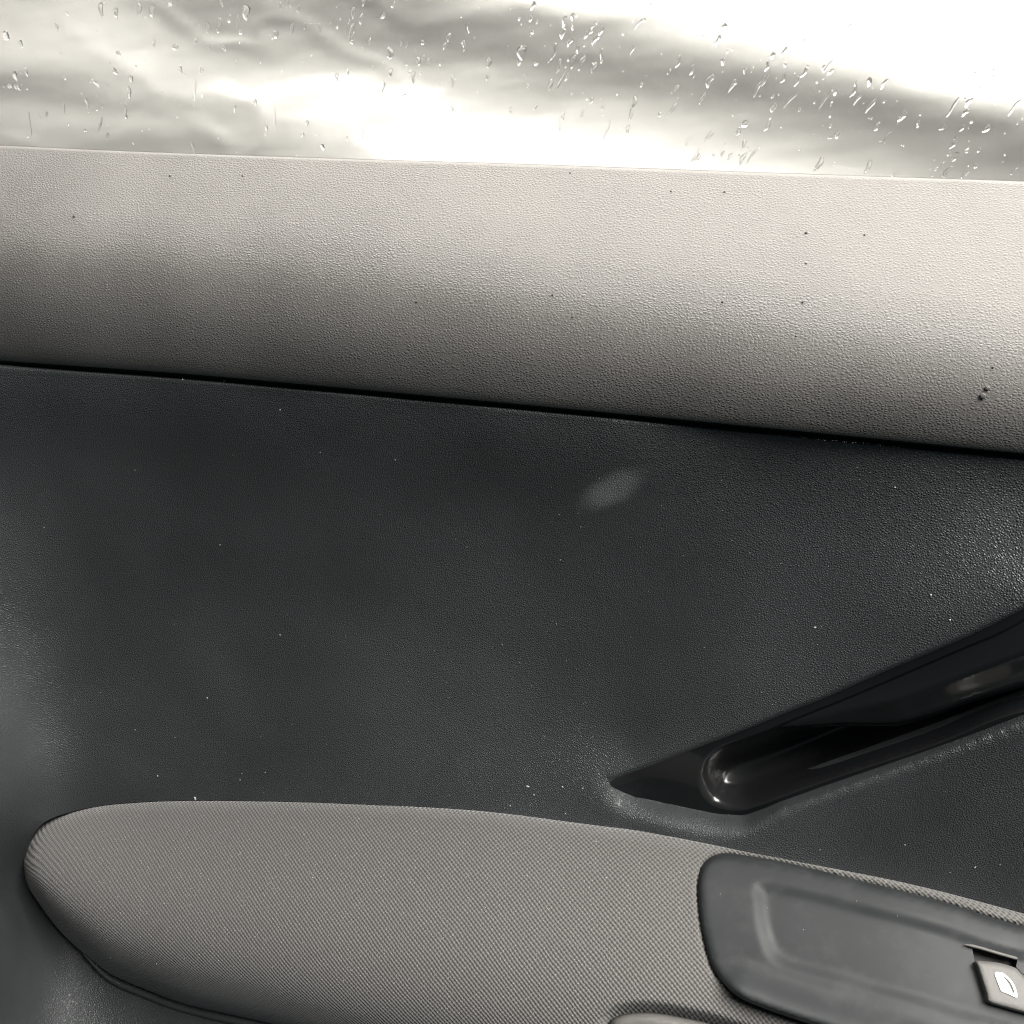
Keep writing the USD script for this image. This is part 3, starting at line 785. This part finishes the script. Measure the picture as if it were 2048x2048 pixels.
def grit(px, py, y, size, seed, flat=0.6, long=1.0):
    s = trimesh.creation.icosphere(1)
    v = s.vertices * (1 + 0.7 * (meshkit.noise(s.vertices * 2.1 + seed, seed) - 0.5))[:, None]
    v = v * np.array([long, flat, 1.0]) * size
    r = trimesh.transformations.rotation_matrix(seed * 1.7, [0, 1, 0])[:3, :3]
    return trimesh.Trimesh(v @ r.T + at(px, py, y - size * 0.35), s.faces, process=False)


for i, (px, py, s) in enumerate([(340, 352, 1.0), (148, 433, 1.2), (485, 352, .8), (1140, 346, .7), (1342, 383, .8), (1449, 384, .9), (1105, 590, .9), (833, 604, 1.0), (1145, 634, .8), (1612, 466, 1.1), (1729, 470, .8), (1612, 527, .8), (1445, 604, .9),
                                (1605, 605, .9), (1986, 735, .9), (1592, 672, .7), (655, 610, .6)]):
    obj("crumb", grit(px, py, pad_y(px, py), 0.0006 * s, i + 3), "crumb_dark", label="tiny dark crumb on the upper trim, " + ("just below the glass" if py < 400 else "half way down" if py < 560 else "low near the seam") + (", left part" if px < 700 else ", middle part" if px < 1400 else ", right part"), cat="crumb", group="crumbs on the upper trim", smooth=True)
for i, (px, py, s) in enumerate([(1966, 792, 1.0), (1975, 776, .8)]):
    obj("blob", grit(px, py, pad_y(px, py), 0.0013 * s, i + 40), "pad_plastic", label=("larger" if i == 0 else "smaller") + " pale blob stuck on the upper trim near its right end", cat="blob", smooth=True)
lint = []
for i, (px, py, s) in enumerate([(390, 1597, 1.6), (414, 1396, 1.0), (315, 1552, 1.0), (1055, 1573, 1.0), (1068, 1590, .9), (1125, 1574, .9), (1165, 1577, .7), (1020, 1612, .8), (440, 700, .0), (449, 763, .9), (365, 759, .8), (1790, 975, .7), (1630, 1255, .7), (1862, 1190, .9), (1900, 1240, .8), (560, 820, .5), (640, 905, .5), (790, 920, .6), (270, 940, .5),
                                (88, 1055, .7), (440, 1090, .7), (480, 1560, .7), (530, 1545, .6), (350, 1475, .6), (270, 1460, .5), (200, 1385, .6), (150, 1400, .5), (560, 1270, .6), (1640, 1700, .6), (1810, 1690, .7), (1950, 1735, .7), (2000, 1730, .5), (1900, 1745, .5)]):
    if s:
        lint.append(grit(px, py, float(panel_y(np.array([px * 1.0]), np.array([py * 1.0]))[0]), 0.00055 * s, i + 60, long=1.8 if i % 3 == 0 else 1.0))
for i in range(170):
    px, py = pick.uniform(0, 2040), pick.uniform(900, 1600)
    if BEZ.buffer(5).contains(shapely.Point(px, py)) or ARM.contains(shapely.Point(px, py)):
        continue
    lint.append(grit(px, py, float(panel_y(np.array([px]), np.array([py]))[0]), pick.uniform(0.00012, 0.00024), i + 200))
for px, py in [(1054, 1752), (1212, 1756), (1360, 1745), (1192, 1683), (830, 1736), (1131, 1627), (609, 1620), (313, 1928), (221, 1916), (625, 1755), (215, 1609), (905, 1870), (970, 1815)]:
    lint.append(grit(px, py, float(cloth_y(np.array([px * 1.0]), np.array([py * 1.0]))[0]), 0.0004, px))
for px, py in [(1441, 1788), (1535, 1816), (1607, 1859), (1713, 1802), (1795, 1832)]:
    lint.append(grit(px, py, float(plate_y(np.array([px * 1.0]), np.array([py * 1.0]))[0]), 0.0002, px))
obj("lint", trimesh.util.concatenate(lint), "lint_white", label="scattered specks of pale dust and lint on the door panel and armrest", cat="lint", kind="stuff", smooth=True)
